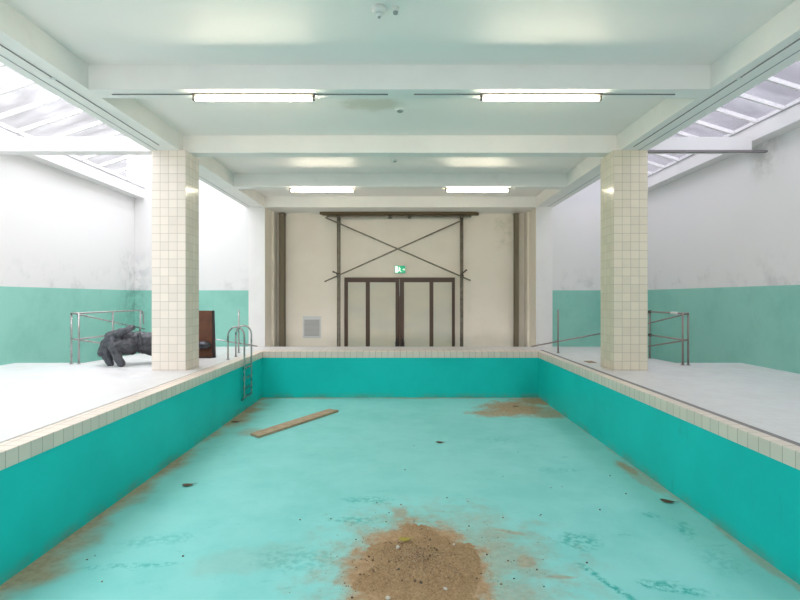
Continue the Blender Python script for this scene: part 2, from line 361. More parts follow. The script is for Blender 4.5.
# deck
LR, RR = -7.38, 6.40          # edges of the two ramp openings
d = MB(); d.slab(XL, -4.17, Y0, 12.1, 0, 0, .15); d.slab(LR, -4.17, 12.1, YB, 0, DROP, .15); struct(d, 'floor_left', deck_m)
d = MB(); d.slab(4.14, XR, Y0, 12.1, 0, 0, .15); d.slab(4.14, RR, 12.1, YB, 0, DROP, .15); struct(d, 'floor_right', deck_m)
d = MB(); d.slab(-4.17, 4.14, PF+.54, YB, dz(PF+.54), DROP, .12); struct(d, 'floor_back', deck_m)
d = MB(); d.slab(-4.17, 4.14, Y0, PN-.25, 0, 0, .15); struct(d, 'floor_front', deck_m)
struct(MB().box(-4.6, 4.6, YB, YN+.1, -.6, -.45), 'floor_niche', deck_m)
d = MB(); d.slab(XL, LR, 12.1, YB, -.01, -.95, .12); struct(d, 'floor_ramp_left', deck_m)
d = MB(); d.slab(RR, XR, 12.1, YB, -.01, -.95, .12); struct(d, 'floor_ramp_right', deck_m)
d = MB(); d.slab(RR, 6.80, 16.4, YB, dz(16.4), DROP, .15); struct(d, 'floor_landing', deck_m)
struct(MB().box(LR, LR+.1, 12.1, YB, -1.3, -.15), 'wall_ramp_left', white)
struct(MB().box(RR-.1, RR, 12.1, YB, -1.3, -.15), 'wall_ramp_right', white)
# walls
struct(MB().box(XL-.25, XL, Y0, YB, -1.3, 4.87), 'wall_left', wall_m)
struct(MB().box(XR, XR+.25, Y0, YB, -1.3, 4.90), 'wall_right', wall_r_m)
struct(MB().box(XL-.25, -5.10, YB, YB+.25, -1.3, 6.6), 'wall_back_left', wall_m)
struct(MB().box(5.10, XR+.25, YB, YB+.25, -1.3, 6.3), 'wall_back_right', wall_r_m)
fw = MB()
WX0, WX1, WZ0, WZ1 = -4.3, 4.3, .9, 4.3
fw.box(XL-.25, WX0, Y0-.25, Y0, -1.3, 6.6).box(WX1, XR+.25, Y0-.25, Y0, -1.3, 6.6).box(WX0, WX1, Y0-.25, Y0, -1.3, WZ0).box(WX0, WX1, Y0-.25, Y0, WZ1, 6.6)
struct(fw, 'wall_front', white)
struct(MB().box(-5.1, 5.1, YN, YN+.25, -.6, 5.1), 'wall_back', back_m)
# piers at the mouth of the door recess
pier = MB().box(-5.10, -4.55, YB-.04, YN, -.45, ZB); struct(pier, 'wall_pier_left', back_m)
pier = MB().box(4.55, 5.10, YB-.04, YN, -.45, ZB); struct(pier, 'wall_pier_right', back_m)
struct(MB().box(-5.10, -4.552, YB-.052, YB-.04, -.125, ZB), 'trim_8', white, 'white painted face of the left pier')
struct(MB().box(4.552, 5.10, YB-.052, YB-.04, -.125, ZB), 'trim_9', white, 'white painted face of the right pier')
struct(MB().box(-4.55, -4.47, 18.35, YN, -.45, ZB), 'trim_10', back_m)
struct(MB().box(4.47, 4.55, 18.35, YN, -.45, ZB), 'trim_11', back_m)
# ceiling, longitudinal beams with the light-well upstands, cross beams
struct(MB().box(-5.15, 5.15, Y0, YN+.1, ZC, ZC+.25), 'ceiling', ceil_m)
struct(MB().box(-5.20, -4.58, Y0, YB+.02, ZB, ZC).box(-5.20, -5.10, Y0, YB, ZC, 6.5), 'ceiling_beam_left', beam_white)
struct(MB().box(4.55, 5.13, Y0, YB+.02, ZB, ZC).box(5.05, 5.13, Y0, YB, ZC, 6.15), 'ceiling_beam_right', beam_white)
for k, yb in enumerate((.99, 4.31, 7.63, 10.95, 14.27, 17.5)):
    b = MB().box(-4.58, 4.55, yb, yb+(.34 if k < 5 else 1.3), ZB, ZC); struct(b, 'ceiling_beam', beam_white)
# edge beams over the side walls, tie beams across the light wells
struct(MB().box(XL-.25, -8.62, Y0, YB, 4.87, 5.20), 'trim_12', white)
struct(MB().box(7.60, XR+.25, Y0, YB, 4.90, 5.23), 'trim_13', white)
for yb in (4.31, 10.95):
    struct(MB().box(-8.62, -5.20, yb, yb+.3, 4.60, 4.90).box(-8.95, -8.62, yb, yb+.3, 4.60, 4.87), 'trim_14', white)
    struct(MB().box(5.13, 7.40, yb, yb+.3, 4.62, 4.90), 'trim_15', white)
    struct(MB().box(5.13, 7.72, yb-.02, yb+.06, 4.575, 4.618), 'trim_16', channel_m, 'thin dark steel angle under the right tie beam')
# skylights
def skylight(name, side, xe, ze, xt, slope, ys):
    zt = ze+abs(xe-xt)*slope
    root = bpy.data.objects.new(name, None); C.objects.link(root); root.location = (xe, Y0, ze); tag(root, kind='structure')
    s = MB(); t = .012
    up = Vector((side*slope, 0, 1)).normalized()
    n = up*t
    a = [(xe, Y0, ze+.06), (xe, YB, ze+.06), (xt, YB, zt+.06), (xt, Y0, zt+.06)]
    s.hexa([Vector(p) for p in a]+[Vector(p)+n for p in a]); part(s, 'glass_pane', skyglass if side < 0 else skyglass_r, root)
    for y in ys:
        part(MB().bar((xe, y, ze+.015), (xt, y, zt+.015), .055, .08), 'glazing_bar', white, root)
    s = MB().box(min(xe, xe+side*.10), max(xe, xe+side*.10), Y0, YB, ze-.03, ze+.08); part(s, 'sill_rail', white, root)
    s = MB().box(min(xe-side*.02, xe), max(xe-side*.02, xe), Y0, YB, ze-.03, ze-.012); part(s, 'lead_flashing', lead_strip, root)
    # daylight portal in the opening: guides the renderer's sampling of the sky, gives no light of its own
    L = bpy.data.lights.new('skylight_portal', 'AREA'); L.shape = 'RECTANGLE'; w_ = math.hypot(xe-xt, zt-ze)
    L.size = w_; L.size_y = YB-Y0; L.cycles.is_portal = True
    o = bpy.data.objects.new('skylight_portal', L); C.objects.link(o)
    o.location = ((xe+xt)/2, (Y0+YB)/2, (ze+zt)/2+.15); o.rotation_euler = (0, math.atan2(zt-ze, abs(xe-xt))*(side), 0)
    return root
skylight('window_1', -1, -8.62, 5.22, -5.20, .33, [17.1-.775*k for k in range(25)])
skylight('window_2', 1, 7.60, 5.25, 5.13, .31, [17.28-.775*k for k in range(25)])

# unseen window added behind the camera to fill the hall with daylight
wn3 = bpy.data.objects.new('fill_window', None); C.objects.link(wn3); wn3.location = (0, Y0-.12, WZ0); tag(wn3, kind='structure')
f_ = MB().box(WX0, WX1, Y0-.16, Y0-.08, WZ0, WZ0+.07).box(WX0, WX1, Y0-.16, Y0-.08, WZ1-.07, WZ1)
for i in range(7):
    xx = WX0+.035+(WX1-WX0-.07)*i/6; f_.box(xx-.03, xx+.03, Y0-.16, Y0-.08, WZ0+.07, WZ1-.07)
part(f_, 'fill_window_frame', white, wn3)
part(MB().box(WX0, WX1, Y0-.13, Y0-.12, WZ0, WZ1), 'glass_pane', skyglass, wn3)
L = bpy.data.lights.new('fill_window_portal', 'AREA'); L.shape = 'RECTANGLE'; L.size = WX1-WX0; L.size_y = WZ1-WZ0; L.cycles.is_portal = True
o = bpy.data.objects.new('fill_window_portal', L); C.objects.link(o); o.location = (0, Y0-.3, (WZ0+WZ1)/2); o.rotation_euler = (math.pi/2, 0, 0)

# ------------------------------------------------------------------ tiled columns
for nm, x0, mt, lab in (('left', -5.15, col_m_l, 'square column of cream tiles on the left deck, beside the grey hand sculpture'),
                        ('right', 4.41, col_m_r, 'square column of cream tiles on the right deck, beside the drain channel')):
    thing(MB().box(x0, x0+.706, 10.76, 11.466, 0, ZB, .006), 'tiled_column', mt, (x0+.353, 11.113, 0), lab, 'column', None)

# steel posts against the back wall
def h_post(x, w_, lab):
    root = empty('steel_post', (x, 18.68, -.45), lab, 'post')
    part(MB().box(x-w_/2, x+w_/2, 18.56, 18.575, -.45, 4.50).box(x-.012, x+.012, 18.575, 18.765, -.45, 4.50).box(x-w_/2, x+w_/2, 18.765, 18.78, -.45, 4.50), 'post_shaft', post_m, root)
    part(MB().box(x-w_/2-.02, x+w_/2+.02, 18.54, 18.79, 4.50, 4.53), 'cap_plate', post_m, root)
h_post(-4.24, .19, 'tall olive steel post on the back wall left of the ventilation grille')
h_post(4.15, .14, 'tall olive steel post on the back wall right of the scaffold')

# ------------------------------------------------------------------ door with side lights
yd = YN-.01; k = YN/F
def DX(px): return (px-VX)*k
def DZ(py): return EYE+(VY-py)*k
door = bpy.data.objects.new('door_1', None); C.objects.link(door); door.location = (0, YN, -.45); tag(door, 'brown framed double glass door with side lights under the exit sign', kind='structure')
fr = MB(); zt = DZ(277.6); t = .09
fr.box(DX(344.6), DX(347.6), yd-t, yd, -.45, zt).box(DX(452.2), DX(454.6), yd-t, yd, -.45, zt).box(DX(347.6), DX(452.2), yd-t, yd, zt-.13, zt)
part(fr, 'door_frame', door_wood, door)
def leaf(x0, x1, w0, w1, name):
    l = part(MB().box(x0, x0+w0, yd-t+.02, yd-.02, -.43, zt-.13).box(x1-w1, x1, yd-t+.02, yd-.02, -.43, zt-.13).box(x0+w0, x1-w1, yd-t+.02, yd-.02, -.43, -.29).box(x0+w0, x1-w1, yd-t+.02, yd-.02, zt-.17, zt-.13), name, door_wood, door)
    part(MB().box(x0+w0, x1-w1, yd-.055, yd-.04, -.29, zt-.17), 'glass_pane', glass_frost, l); return l
leaf(DX(347.6), DX(366.4), .02, .02, 'side_light')
a = leaf(DX(366.4), DX(399.7), .13, .15, 'door_leaf')
b = leaf(DX(399.9), DX(432.4), .15, .11, 'door_leaf')
leaf(DX(432.4), DX(452.2), .03, .02, 'side_light')
for l_, xx in ((a, DX(397)), (b, DX(402.8))):
    part(MB().box(xx-.06, xx+.06, yd-t-.05, yd-t+.02, -.32, -.05, .01).box(xx-.03, xx+.03, yd-t-.03, yd-t+.02, -.05, .06, .005), 'floor_bolt', rust_edge, l_)
part(MB().tube([(DX(399.3), yd-t-.01, DZ(279)), (DX(399.6), yd-t-.01, DZ(296))], .008, 6), 'pull_cord', plastic, door)
# pale reveal round the door
struct(MB().box(DX(341.5), DX(344.6), YN-.03, YN, -.45, zt+.05).box(DX(454.6), DX(457.5), YN-.03, YN, -.45, zt+.05).box(DX(344.6), DX(454.6), YN-.03, YN, zt, zt+.05), 'trim_17', back_m)

# exit sign
ex = empty('exit_sign', (DX(399.9), YN, DZ(273.4)), 'small green and white running man exit sign above the door', 'sign')
x0, x1, z0, z1 = DX(394.4), DX(405.6), DZ(273.5), DZ(265.6)
part(MB().box(x0, x1, YN-.07, YN, z0, z1, .008), 'sign_case', plastic, ex)
part(MB().box(x0+.015, x1-.015, YN-.078, YN-.07, z0+.01, z1-.01), 'sign_panel', green_sign, ex)
pic = MB(); zc = (z0+z1)/2; yy = YN-.084
def flat(pts):
    vs = [(p[0], yy, p[1]) for p in pts]; f = [(p[0], yy+.006, p[1]) for p in pts]
    bot = [pic.bm.verts.new(v) for v in f]; top = [pic.bm.verts.new(v) for v in vs]
    pic.bm.faces.new(top); n_ = len(pts)
    for i in range(n_): pic.bm.faces.new((bot[i], bot[(i+1)%n_], top[(i+1)%n_], top[i]))
s_ = .10
cx = (x0+x1)/2
flat([(x0+.03, z0+.03), (x0+.12, z0+.03), (x0+.12, z1-.03), (x0+.03, z1-.03)])                      # doorway
flat([(cx-.03+.022*math.cos(q), zc+.075+.022*math.sin(q)) for q in [i*math.pi/4 for i in range(8)]])      # head
flat([(cx-.06, zc+.03), (cx-.02, zc+.05), (cx+.02, zc+.04), (cx+.0, zc-.03), (cx-.04, zc-.03)])
flat([(cx-.04, zc-.02), (cx-.01, zc-.02), (cx+.03, zc-.06), (cx+.06, zc-.09), (cx+.03, zc-.10), (cx-.0, zc-.07)])
flat([(cx-.05, zc-.02), (cx-.02, zc-.02), (cx-.05, zc-.07), (cx-.09, zc-.10), (cx-.10, zc-.08), (cx-.07, zc-.06)])
flat([(cx+.10, zc-.02), (x1-.06, zc-.02), (x1-.06, zc-.05), (x1-.025, zc), (x1-.06, zc+.05), (x1-.06, zc+.02), (cx+.10, zc+.02)])  # arrow
part(pic, 'running_man_pictogram', white_sign, ex)

# ventilation grille
g = empty('vent_grille', (DX(312), YN, DZ(338)), 'pale grey louvred ventilation grille low on the back wall', 'vent')
x0, x1, z0, z1 = DX(303), DX(321), DZ(338), DZ(316.3)
part(MB().box(x0, x1, YN-.03, YN, z0, z0+.06).box(x0, x1, YN-.03, YN, z1-.12, z1).box(x0, x0+.05, YN-.03, YN, z0+.06, z1-.12).box(x1-.05, x1, YN-.03, YN, z0+.06, z1-.12), 'grille_frame', grille_m, g)
part(MB().box(x0+.05, x1-.05, YN-.006, YN, z0+.06, z1-.12), 'backing', grille_dark, g)
sl = MB(); n_ = 14
for i in range(n_):
    zz = z0+.075+(z1-.12-z0-.09)*i/(n_-1); sl.hexa([(x0+.05,YN-.028,zz-.018),(x1-.05,YN-.028,zz-.018),(x1-.05,YN-.008,zz+.004),(x0+.05,YN-.008,zz+.004),(x0+.05,YN-.028,zz-.01),(x1-.05,YN-.028,zz-.01),(x1-.05,YN-.008,zz+.012),(x0+.05,YN-.008,zz+.012)])
part(sl, 'louvres', grille_m, g)

# ------------------------------------------------------------------ scaffold frame before the door
ys = 18.5; k2 = ys/F
def SX(px): return (px-VX)*k2
def SZ(py): return EYE+(VY-py)*k2
sc = empty('scaffold_frame', (0, ys, -.45), 'brown steel prop frame with crossed tubes round the doorway', 'scaffold')
for px in (338.6, 461.6):
    part(MB().tube([(SX(px)-.03, ys, -.45), (SX(px)-.03, ys, SZ(215))], .032).tube([(SX(px)+.035, ys+.03, -.45), (SX(px)+.035, ys+.03, SZ(215))], .03)
         .box(SX(px)-.09, SX(px)+.09, ys-.09, ys+.09, -.45, -.438), 'upright', scaff_m, sc)
part(MB().box(SX(320), SX(476.5), ys-.10, ys+.02, SZ(214.6), SZ(211)), 'timber_beam', timber_m, sc)
part(MB().box(SX(322), SX(479), ys+.05, ys+.17, SZ(214.8), SZ(211.2)), 'timber_beam', timber_m, sc)
part(MB().tube([(SX(327), ys-.07, SZ(216.8)), (SX(471), ys-.07, SZ(216.8))], .033), 'ledger_tube', scaff_m, sc)
part(MB().tube([(SX(326), ys-.10, SZ(218)), (SX(470.2), ys-.10, SZ(280.6))], .026), 'brace_tube', scaff_m, sc)
part(MB().tube([(SX(325.2), ys-.16, SZ(281.8)), (SX(459), ys-.16, SZ(222))], .026), 'brace_tube', scaff_m, sc)
for (px, py) in ((338.6,217),(461.6,217),(338.6,274.5),(461.6,276),(390,217),(409.5,217)):
    X, Z = SX(px), SZ(py); s = .06
    c_ = MB().box(X-s, X+s, ys-.12, ys+.05, Z-.05, Z+.05, .01).tube([(X-s-.02, ys-.13, Z+.02), (X+s, ys-.13, Z+.02)], .012, 8)
    part(c_, 'clamp', clamp_m, sc)
for (a, b, c, e) in ((338.6,274,332.8,271.6), (461.6,274,466.5,269.8)):
    part(MB().tube([(SX(a), ys-.08, SZ(b)), (SX(c), ys-.08, SZ(e))], [.02,.028], 8), 'short_stub', clamp_m, sc)

# ------------------------------------------------------------------ fluorescent lamps under two beams
def lamp(px0, px1, yb, lab):
    y = yb+.17; x0, x1 = (px0-VX)*y/F, (px1-VX)*y/F
    r = empty('fluorescent_lamp', ((x0+x1)/2, y, ZB), lab, 'lamp', None)
    part(MB().box(x0-.02, x1+.02, y-.04, y+.04, ZB-.030, ZB, .004), 'housing', housing, r)
    part(MB().tube([(x0+.03, y, ZB-.074), (x1-.03, y, ZB-.074)], .031, 16), 'tube', tube_m, r)
    for xx in (x0, x1): part(MB().box(xx-.018, xx+.018, y-.022, y+.022, ZB-.10, ZB-.030, .005), 'end_bracket', housing, r)
lamp(194, 313.5, 7.63, 'lit fluorescent tube on the nearer beam, left side')
lamp(481.5, 600.5, 7.63, 'lit fluorescent tube on the nearer beam, right side')
lamp(290.5, 354, 14.27, 'lit fluorescent tube on the farther beam, left side')
lamp(446, 509, 14.27, 'lit fluorescent tube on the farther beam, right side')
def wire(px0, px1, yb, lab):
    y = yb+.17; a, b = (px0-VX)*y/F, (px1-VX)*y/F
    thing(MB().tube([(a, y, ZB-.009), (b, y, ZB-.009)], .009, 8), 'cable_conduit', channel_m, ((a+b)/2, y, ZB-.009), lab, 'conduit', None)
wire(112, 193, 7.63, 'thin dark conduit from the left lamp of the nearer beam outward to the wall side')
wire(314.5, 388, 7.63, 'thin dark conduit from the left lamp of the nearer beam toward the middle')
wire(414, 480.5, 7.63, 'thin dark conduit from the right lamp of the nearer beam toward the middle')
wire(601.5, 675, 7.63, 'thin dark conduit from the right lamp of the nearer beam outward to the wall side')
# long curtain tracks under the longitudinal beams
for xx, y1, lab in ((-4.83, 10.4, 'thin dark metal track under the left ceiling beam'), (4.71, 10.5, 'thin dark metal track under the right ceiling beam')):
    t_ = thing(MB().box(xx-.006, xx+.006, .5, y1, ZB-.012, ZB), 'ceiling_track', channel_m, (xx, 5, ZB), lab, 'track')
    part(MB().box(xx-.03, xx+.03, 7.2, 7.26, ZB-.016, ZB), 'track_clip', plastic, t_)
for xx, lab in ((-5.04, 'faint grey joint strip along the outer side of the left ceiling beam'), (4.93, 'dark joint strip along the outer side of the right ceiling beam')):
    thing(MB().box(xx-.006, xx+.006, .5, YB-.1, ZB-.006, ZB), 'joint_strip', lead_strip, (xx, 9, ZB), lab, 'strip')

# ceiling devices
def ceil_pt(px, py, z=ZC): Y = F*(z-EYE)/(VY-py); return ((px-VX)*Y/F, Y, z)
x, y, z = ceil_pt(379, 8)
d = empty('smoke_detector', (x, y, z), 'round white smoke detector with a domed tip, larger of the two near the top', 'detector')
part(MB().lathe([(.085,0),(.088,-.02),(.07,-.055),(.05,-.065)], (x,y,z)), 'detector_base', plastic, d)
part(MB().lathe([(.045,-.06),(.042,-.09),(.02,-.105)], (x,y,z)), 'sensor_head', plastic, d)
part(MB().lathe([(.02,-.10),(.016,-.118),(.006,-.122)], (x,y,z), 12), 'sensor_tip', grey_pl, d)
x, y, z = ceil_pt(395.5, 8)
d = empty('ceiling_sensor', (x, y, z), 'small white ceiling sensor to the right of the larger smoke detector', 'sensor')
part(MB().lathe([(.045,0),(.045,-.02),(.035,-.045)], (x,y,z)), 'sensor_base', plastic, d)
part(MB().lathe([(.03,-.045),(.028,-.07),(.012,-.08)], (x,y,z), 16), 'sensor_tip', grey_pl, d)
for (px, py, r_, lab) in ((400,109.5,.095,'flat round ceiling fitting behind the nearer lamp beam'), (395,160,.07,'small round ceiling fitting behind the middle beam'), (401.5,178,.10,'round ceiling fitting nearest the farther lamp beam')):
    x, y, z = ceil_pt(px, py); d = empty('ceiling_fitting', (x, y, z), lab, 'ceiling fitting')
    part(MB().lathe([(r_,0),(r_,-.015),(r_*.8,-.03)], (x,y,z)), 'fitting_ring', plastic, d)
    part(MB().lathe([(r_*.6,-.03),(r_*.5,-.05),(r_*.2,-.055)], (x,y,z)), 'fitting_core', grey_pl, d)

# ------------------------------------------------------------------ stainless pool ladder
lx = -4.22; px_ = -3.82
lad = empty('pool_ladder', (px_, 13.0, -1.3), 'stainless steel pool ladder with two arched grab rails at the far left corner', 'ladder')
for y in (12.72, 13.32):
    pts = [(lx, y, 0), (lx, y, .58)]
    for i in range(1, 12):
        a_ = math.pi*(1-i/12); pts.append(((lx+px_)/2+.2*math.cos(a_), y, .58+.22*math.sin(a_)))
    pts += [(px_, y, .58), (px_, y, 0), (px_, y, -.55), (px_, y, -.93), (px_-.03, y, -.98), (px_-.075, y, -1.0)]
    part(MB().tube(pts, .021, 12), 'grab_rail', steel, lad)
    part(MB().lathe([(.045,0),(.045,.012),(.025,.02)], (lx, y, 0), 20), 'floor_flange', steel, lad)
for z in (-.22, -.47, -.72, -.93):
    part(MB().box(px_-.045, px_+.035, 12.72, 13.32, z-.015, z+.012, .004), 'tread', steel, lad)

# ------------------------------------------------------------------ handrail posts and slanting rails by the piers
def slant(x, y, xa, za, xb, zb, m_, lab, ya):
    r = empty('slanting_handrail', (x, y, dz(y)), lab, 'handrail')
    part(MB().tube([(x, y, dz(y)), (x, y, 1.17), ], .022, 12).lathe([(.05,0),(.05,.012),(.024,.02)], (x,y,dz(y)), 16), 'post', m_, r)
    part(MB().tube([(xa, ya, za), (xb, ya+.0, zb), ], .02, 12), 'rail', m_, r)
    part(MB().tube([(x, y, EYE-(341.3-VY)*y/F), (x, ya, EYE-(341.3-VY)*y/F)], .012, 8), 'rail_bracket', m_, r)
    part(MB().tube([(xb, ya, zb), (xb, ya, dz(ya))], .02, 12), 'outer_post', m_, r)
slant(-4.62, 14.85, -4.15, .105, -6.35, .47, steel, 'stainless post and slanting rail behind the pool ladder', 15.1)
slant(4.50, 14.85, 3.80, .10, 6.25, .56, steel_r, 'steel post and slanting rail left of the right tiled column', 15.1)

# ------------------------------------------------------------------ ramp railings
def railing(side, xr, ypts, xs, m_, lab, y_s):
    y0 = ypts[0]; r = empty('ramp_railing', (xr, y0, 0), lab, 'railing')
    H, Hm = 1.16, .57
    # level rails
    y1 = ypts[-1]
    for h in (H, Hm):
        p = [(xs, y0-.02, h)]
        p += [(xr, y0, h)] if abs(xr-xs) > .01 else []
        p += [(xr, y1-.05, h)]
        if h == H: p += [(xr, y1+.1, h-.03), (xr, y1+.17, h-.12), (xr, y1+.19, h-.4)]
        part(MB().tube(p, .021, 12), 'level_rail', m_, r)
    for y in ypts:
        part(MB().tube([(xr, y, dz(y)), (xr, y, H)], .022, 12).lathe([(.045,0),(.045,.012),(.024,.02)], (xr,y,dz(y)), 16), 'post', m_, r)
    part(MB().tube([(xs, y_s, 0), (xs, y_s, H)], .022, 12).lathe([(.045,0),(.045,.012),(.024,.02)], (xs,y_s,0), 16), 'post', m_, r)
    # rails falling with the ramp, on the ramp side
    xi = xr-side*.0+(-.07 if side < 0 else .07)
    for h in (H-.02, Hm-.02):
        part(MB().tube([(xi, y_s+.05, h), (xi, y_s+3.2, h-.17*3.1)], .019, 12), 'falling_rail', m_, r)
    for yy_ in (y_s+2.9,):
        part(MB().tube([(xi, yy_, H-.02-.17*2.8), (xi, yy_, dz(yy_)-.35)], .019, 12), 'falling_rail_post', m_, r)
    for q in (H, Hm): part(MB().tube([(xs, y_s, q), (xi, y_s+.05, q-.02)], .019, 8), 'rail_end', m_, r)
railing(-1, -7.33, (11.85, 13.25, 14.65), -7.50, steel, 'stainless steel railing round the left ramp opening', 11.85)
railing(1, 6.33, (11.66, 13.2), 6.45, steel_r, 'steel railing beside the right tiled column', 11.66)
rr = next(o for o in C.objects if o.name.startswith('ramp_railing') and o.location.x > 0)
part(MB().tube([(6.33, 11.85, 1.16), (6.33, 12.15, 1.16)], .032, 12), 'white_tape', plastic, rr)
for h in (1.16, .57): part(MB().tube([(6.33, 13.16, h), (6.33, 13.24, h)], .04, 12), 'joint_clamp', clamp_m, rr)

# ------------------------------------------------------------------ giant hand sculpture
def hand():
    yb = 11.42
    def W(px, py, y): return ((px-VX)*y/F, y, EYE-(py-VY)*y/F)
    mb = MB()
    def cap(pts, rs):
        p = [Vector(W(*q)) for q in pts]
        n = []; r = []
        for i in range(len(p)-1):
            for k in range(4):
                t = k/4; n.append(p[i].lerp(p[i+1], t)); r.append(rs[i]*(1-t)+rs[i+1]*t)
        n.append(p[-1]); r.append(rs[-1])
        mb.tube(n, r, 16)
        mb.ball(n[0], r[0], 3); mb.ball(n[-1], r[-1], 3)
        for i in range(1, len(p)-1): mb.ball(p[i], rs[i]*1.06, 2)
    # forearm, wrist, back of the hand
    cap([(178,350,12.35),(160,345,12.15),(143,342.5,11.95),(131,342,11.8)], [.34,.30,.235,.20])
    cap([(131,342,11.8),(122,338,11.75),(113,338,11.7)], [.21,.22,.17])
    cap([(128,346,11.65),(120,346,11.55),(113,344,11.55)], [.18,.17,.13])
    cap([(131,349,11.8),(122,350,11.7)], [.14,.12])
    # thumb, folded back over the wrist
    cap([(116,336,11.55),(122,332.3,11.5),(128,329.5,11.5),(132.5,327.8,11.5)], [.10,.075,.075,.065])
    # fingers
    cap([(112.5,342,11.48),(113,348,11.38),(117.5,357,11.38),(121,363.2,11.4)], [.10,.095,.09,.085])      # index, nearest
    cap([(109,338,11.65),(104.8,347,11.58),(107.5,357,11.58),(110,363.6,11.58)], [.10,.085,.085,.08])
    cap([(110,337,11.8),(105.5,343,11.75),(103,350,11.65),(101.5,353.5,11.55)], [.11,.09,.085,.08])
    cap([(112,336,11.98),(107,341,12.0),(104,349,11.95),(106,358,11.9)], [.10,.085,.08,.075])
    # cuff ridge on the wrist
    cap([(139,334,11.75),(140,343,11.66),(139,351,11.8)], [.035,.035,.035])
    # carved creases: slim ridges of the tendons
    cap([(112,338,11.53),(124,341,11.52)], [.05,.04]); cap([(110,341,11.6),(118,350,11.44)], [.05,.04])
    bm = mb.bm; bmesh.ops.recalc_face_normals(bm, faces=bm.faces[:])
    o = mb.build('hand_sculpture', lead_m); loc = Vector(W(115, 366, 11.5)); loc.z = 0
    o.data.transform(Matrix.Translation(-loc)); o.location = loc
    r = o.modifiers.new('remesh', 'REMESH'); r.mode = 'VOXEL'; r.voxel_size = .014; r.use_smooth_shade = True
    s = o.modifiers.new('smooth', 'SMOOTH'); s.factor = .5; s.iterations = 2
    t = bpy.data.textures.new('chisel', 'CLOUDS'); t.noise_scale = .09; t.noise_depth = 2
    q = o.modifiers.new('chisel', 'DISPLACE'); q.texture = t; q.strength = .05; q.mid_level = .5; q.texture_coords = 'LOCAL'
    tag(o, 'giant dark grey stone hand resting on its fingertips on the left deck', 'sculpture')
hand()

# ------------------------------------------------------------------ rusty plate
rp = empty('rusted_steel_plate', (-5.2, 13.4, dz(13.4)), 'leaning rust brown steel plate on the left deck behind the tiled column', 'steel plate')
zb = dz(13.4); x0, x1 = -5.75, -4.83; ln_ = .12
part(MB().hexa([(x0,13.36,zb),(x1,13.36,zb),(x1,13.42,zb),(x0,13.42,zb),(x0+.04,13.36+ln_,1.18),(x1-.06,13.36+ln_,1.18),(x1-.06,13.42+ln_,1.18),(x0+.04,13.42+ln_,1.18)]), 'plate', rust_m, rp)
part(MB().hexa([(x1,13.355,zb),(x1+.05,13.37,zb),(x1+.05,13.47,zb),(x1,13.44,zb),(x1-.06,13.355+ln_,1.18),(x1-.03,13.37+ln_,1.18),(x1-.03,13.47+ln_,1.18),(x1-.06,13.44+ln_,1.18)]), 'side_edge', rust_edge, rp)
part(MB().box(x0, x1, 13.25, 13.36, zb, zb+.03), 'foot_ledge', rust_edge, rp)
part(MB().ball((-5.05, 13.33, .30), 1, 3, (.20,.12,.11)), 'dark_boss', dark_dome, rp, smooth=True)

# ------------------------------------------------------------------ plank on the pool floor
A, B = Vector(P(254.5, 437)), Vector(P(333.5, 411.5)); A.z = B.z = -1.3
dv = (B-A); L_ = dv.length; ang = math.atan2(dv.y, dv.x)
pl = MB().box(-L_/2, L_/2, -.15, .15, 0, .05, .004)
for v in pl.bm.verts:
    if v.co.x < 0: v.co.x += (v.co.y)*.25
    v.co.z += .012*math.sin(v.co.x*1.1+1)**2
pk = pl.build('wooden_plank', plank_m); pk.location = (A+B)/2; pk.rotation_euler.z = ang
pk.location.z = -1.3
tag(pk, 'long pale brown wooden plank lying on the pool floor', 'plank')

# ------------------------------------------------------------------ sand heap, rubble, leaves
HC = Vector((.20, 5.38)); HR = (.64, .92)
def heap_h(x, y):
    u, v = (x-HC.x)/HR[0], (y-HC.y)/HR[1]; r = math.hypot(u, v)
    r += .42*(noise.noise(Vector((x*2.1, y*2.1, 3)))) + .10*noise.noise(Vector((x*6, y*6, 1)))
    if r >= 1: return -.012
    f = (1-r)
    h = .12*f**1.35*(1+.25*noise.noise(Vector((x*5, y*5, 9)))) + .022*noise.noise(Vector((x*20, y*20, 0)))*min(1, f*3) + .012*noise.noise(Vector((x*50, y*50, 0)))*min(1, f*4)
    return h - .004
bm = bmesh.new(); N = 150; vs = {}
for i in range(N+1):
    for j in range(N+1):
        x = HC.x+(-1+2*i/N)*1.2; y = HC.y+(-1+2*j/N)*1.4; vs[i, j] = bm.verts.new((x-HC.x, y-HC.y, heap_h(x, y)))
for i in range(N):
    for j in range(N):
        q = [vs[i,j], vs[i+1,j], vs[i+1,j+1], vs[i,j+1]]
        if max(v.co.z for v in q) > -.0115: bm.faces.new(q).smooth = True
bmesh.ops.delete(bm, geom=[v for v in bm.verts if not v.link_faces], context='VERTS')
me = bpy.data.meshes.new('sand_heap'); bm.to_mesh(me); bm.free(); me.materials.append(sand_m)
hp = bpy.data.objects.new('sand_heap', me); C.objects.link(hp); hp.location = (HC.x, HC.y, -1.3)
tag(hp, 'heap of brown sand spilled on the turquoise pool floor near the camera', 'sand heap')

def rock_mesh(name, mat, seed):
    bm = bmesh.new(); bmesh.ops.create_icosphere(bm, subdivisions=2, radius=1); rn = random.Random(seed)
    off = Vector((seed*3.1, seed, 0))
    for v in bm.verts: v.co *= 1+.45*noise.noise(v.co*1.4+off); v.co.z *= .65
    me = bpy.data.meshes.new(name); bm.to_mesh(me); bm.free(); me.materials.append(mat); return me
def ground(x, y): return -1.3+max(0, heap_h(x, y))
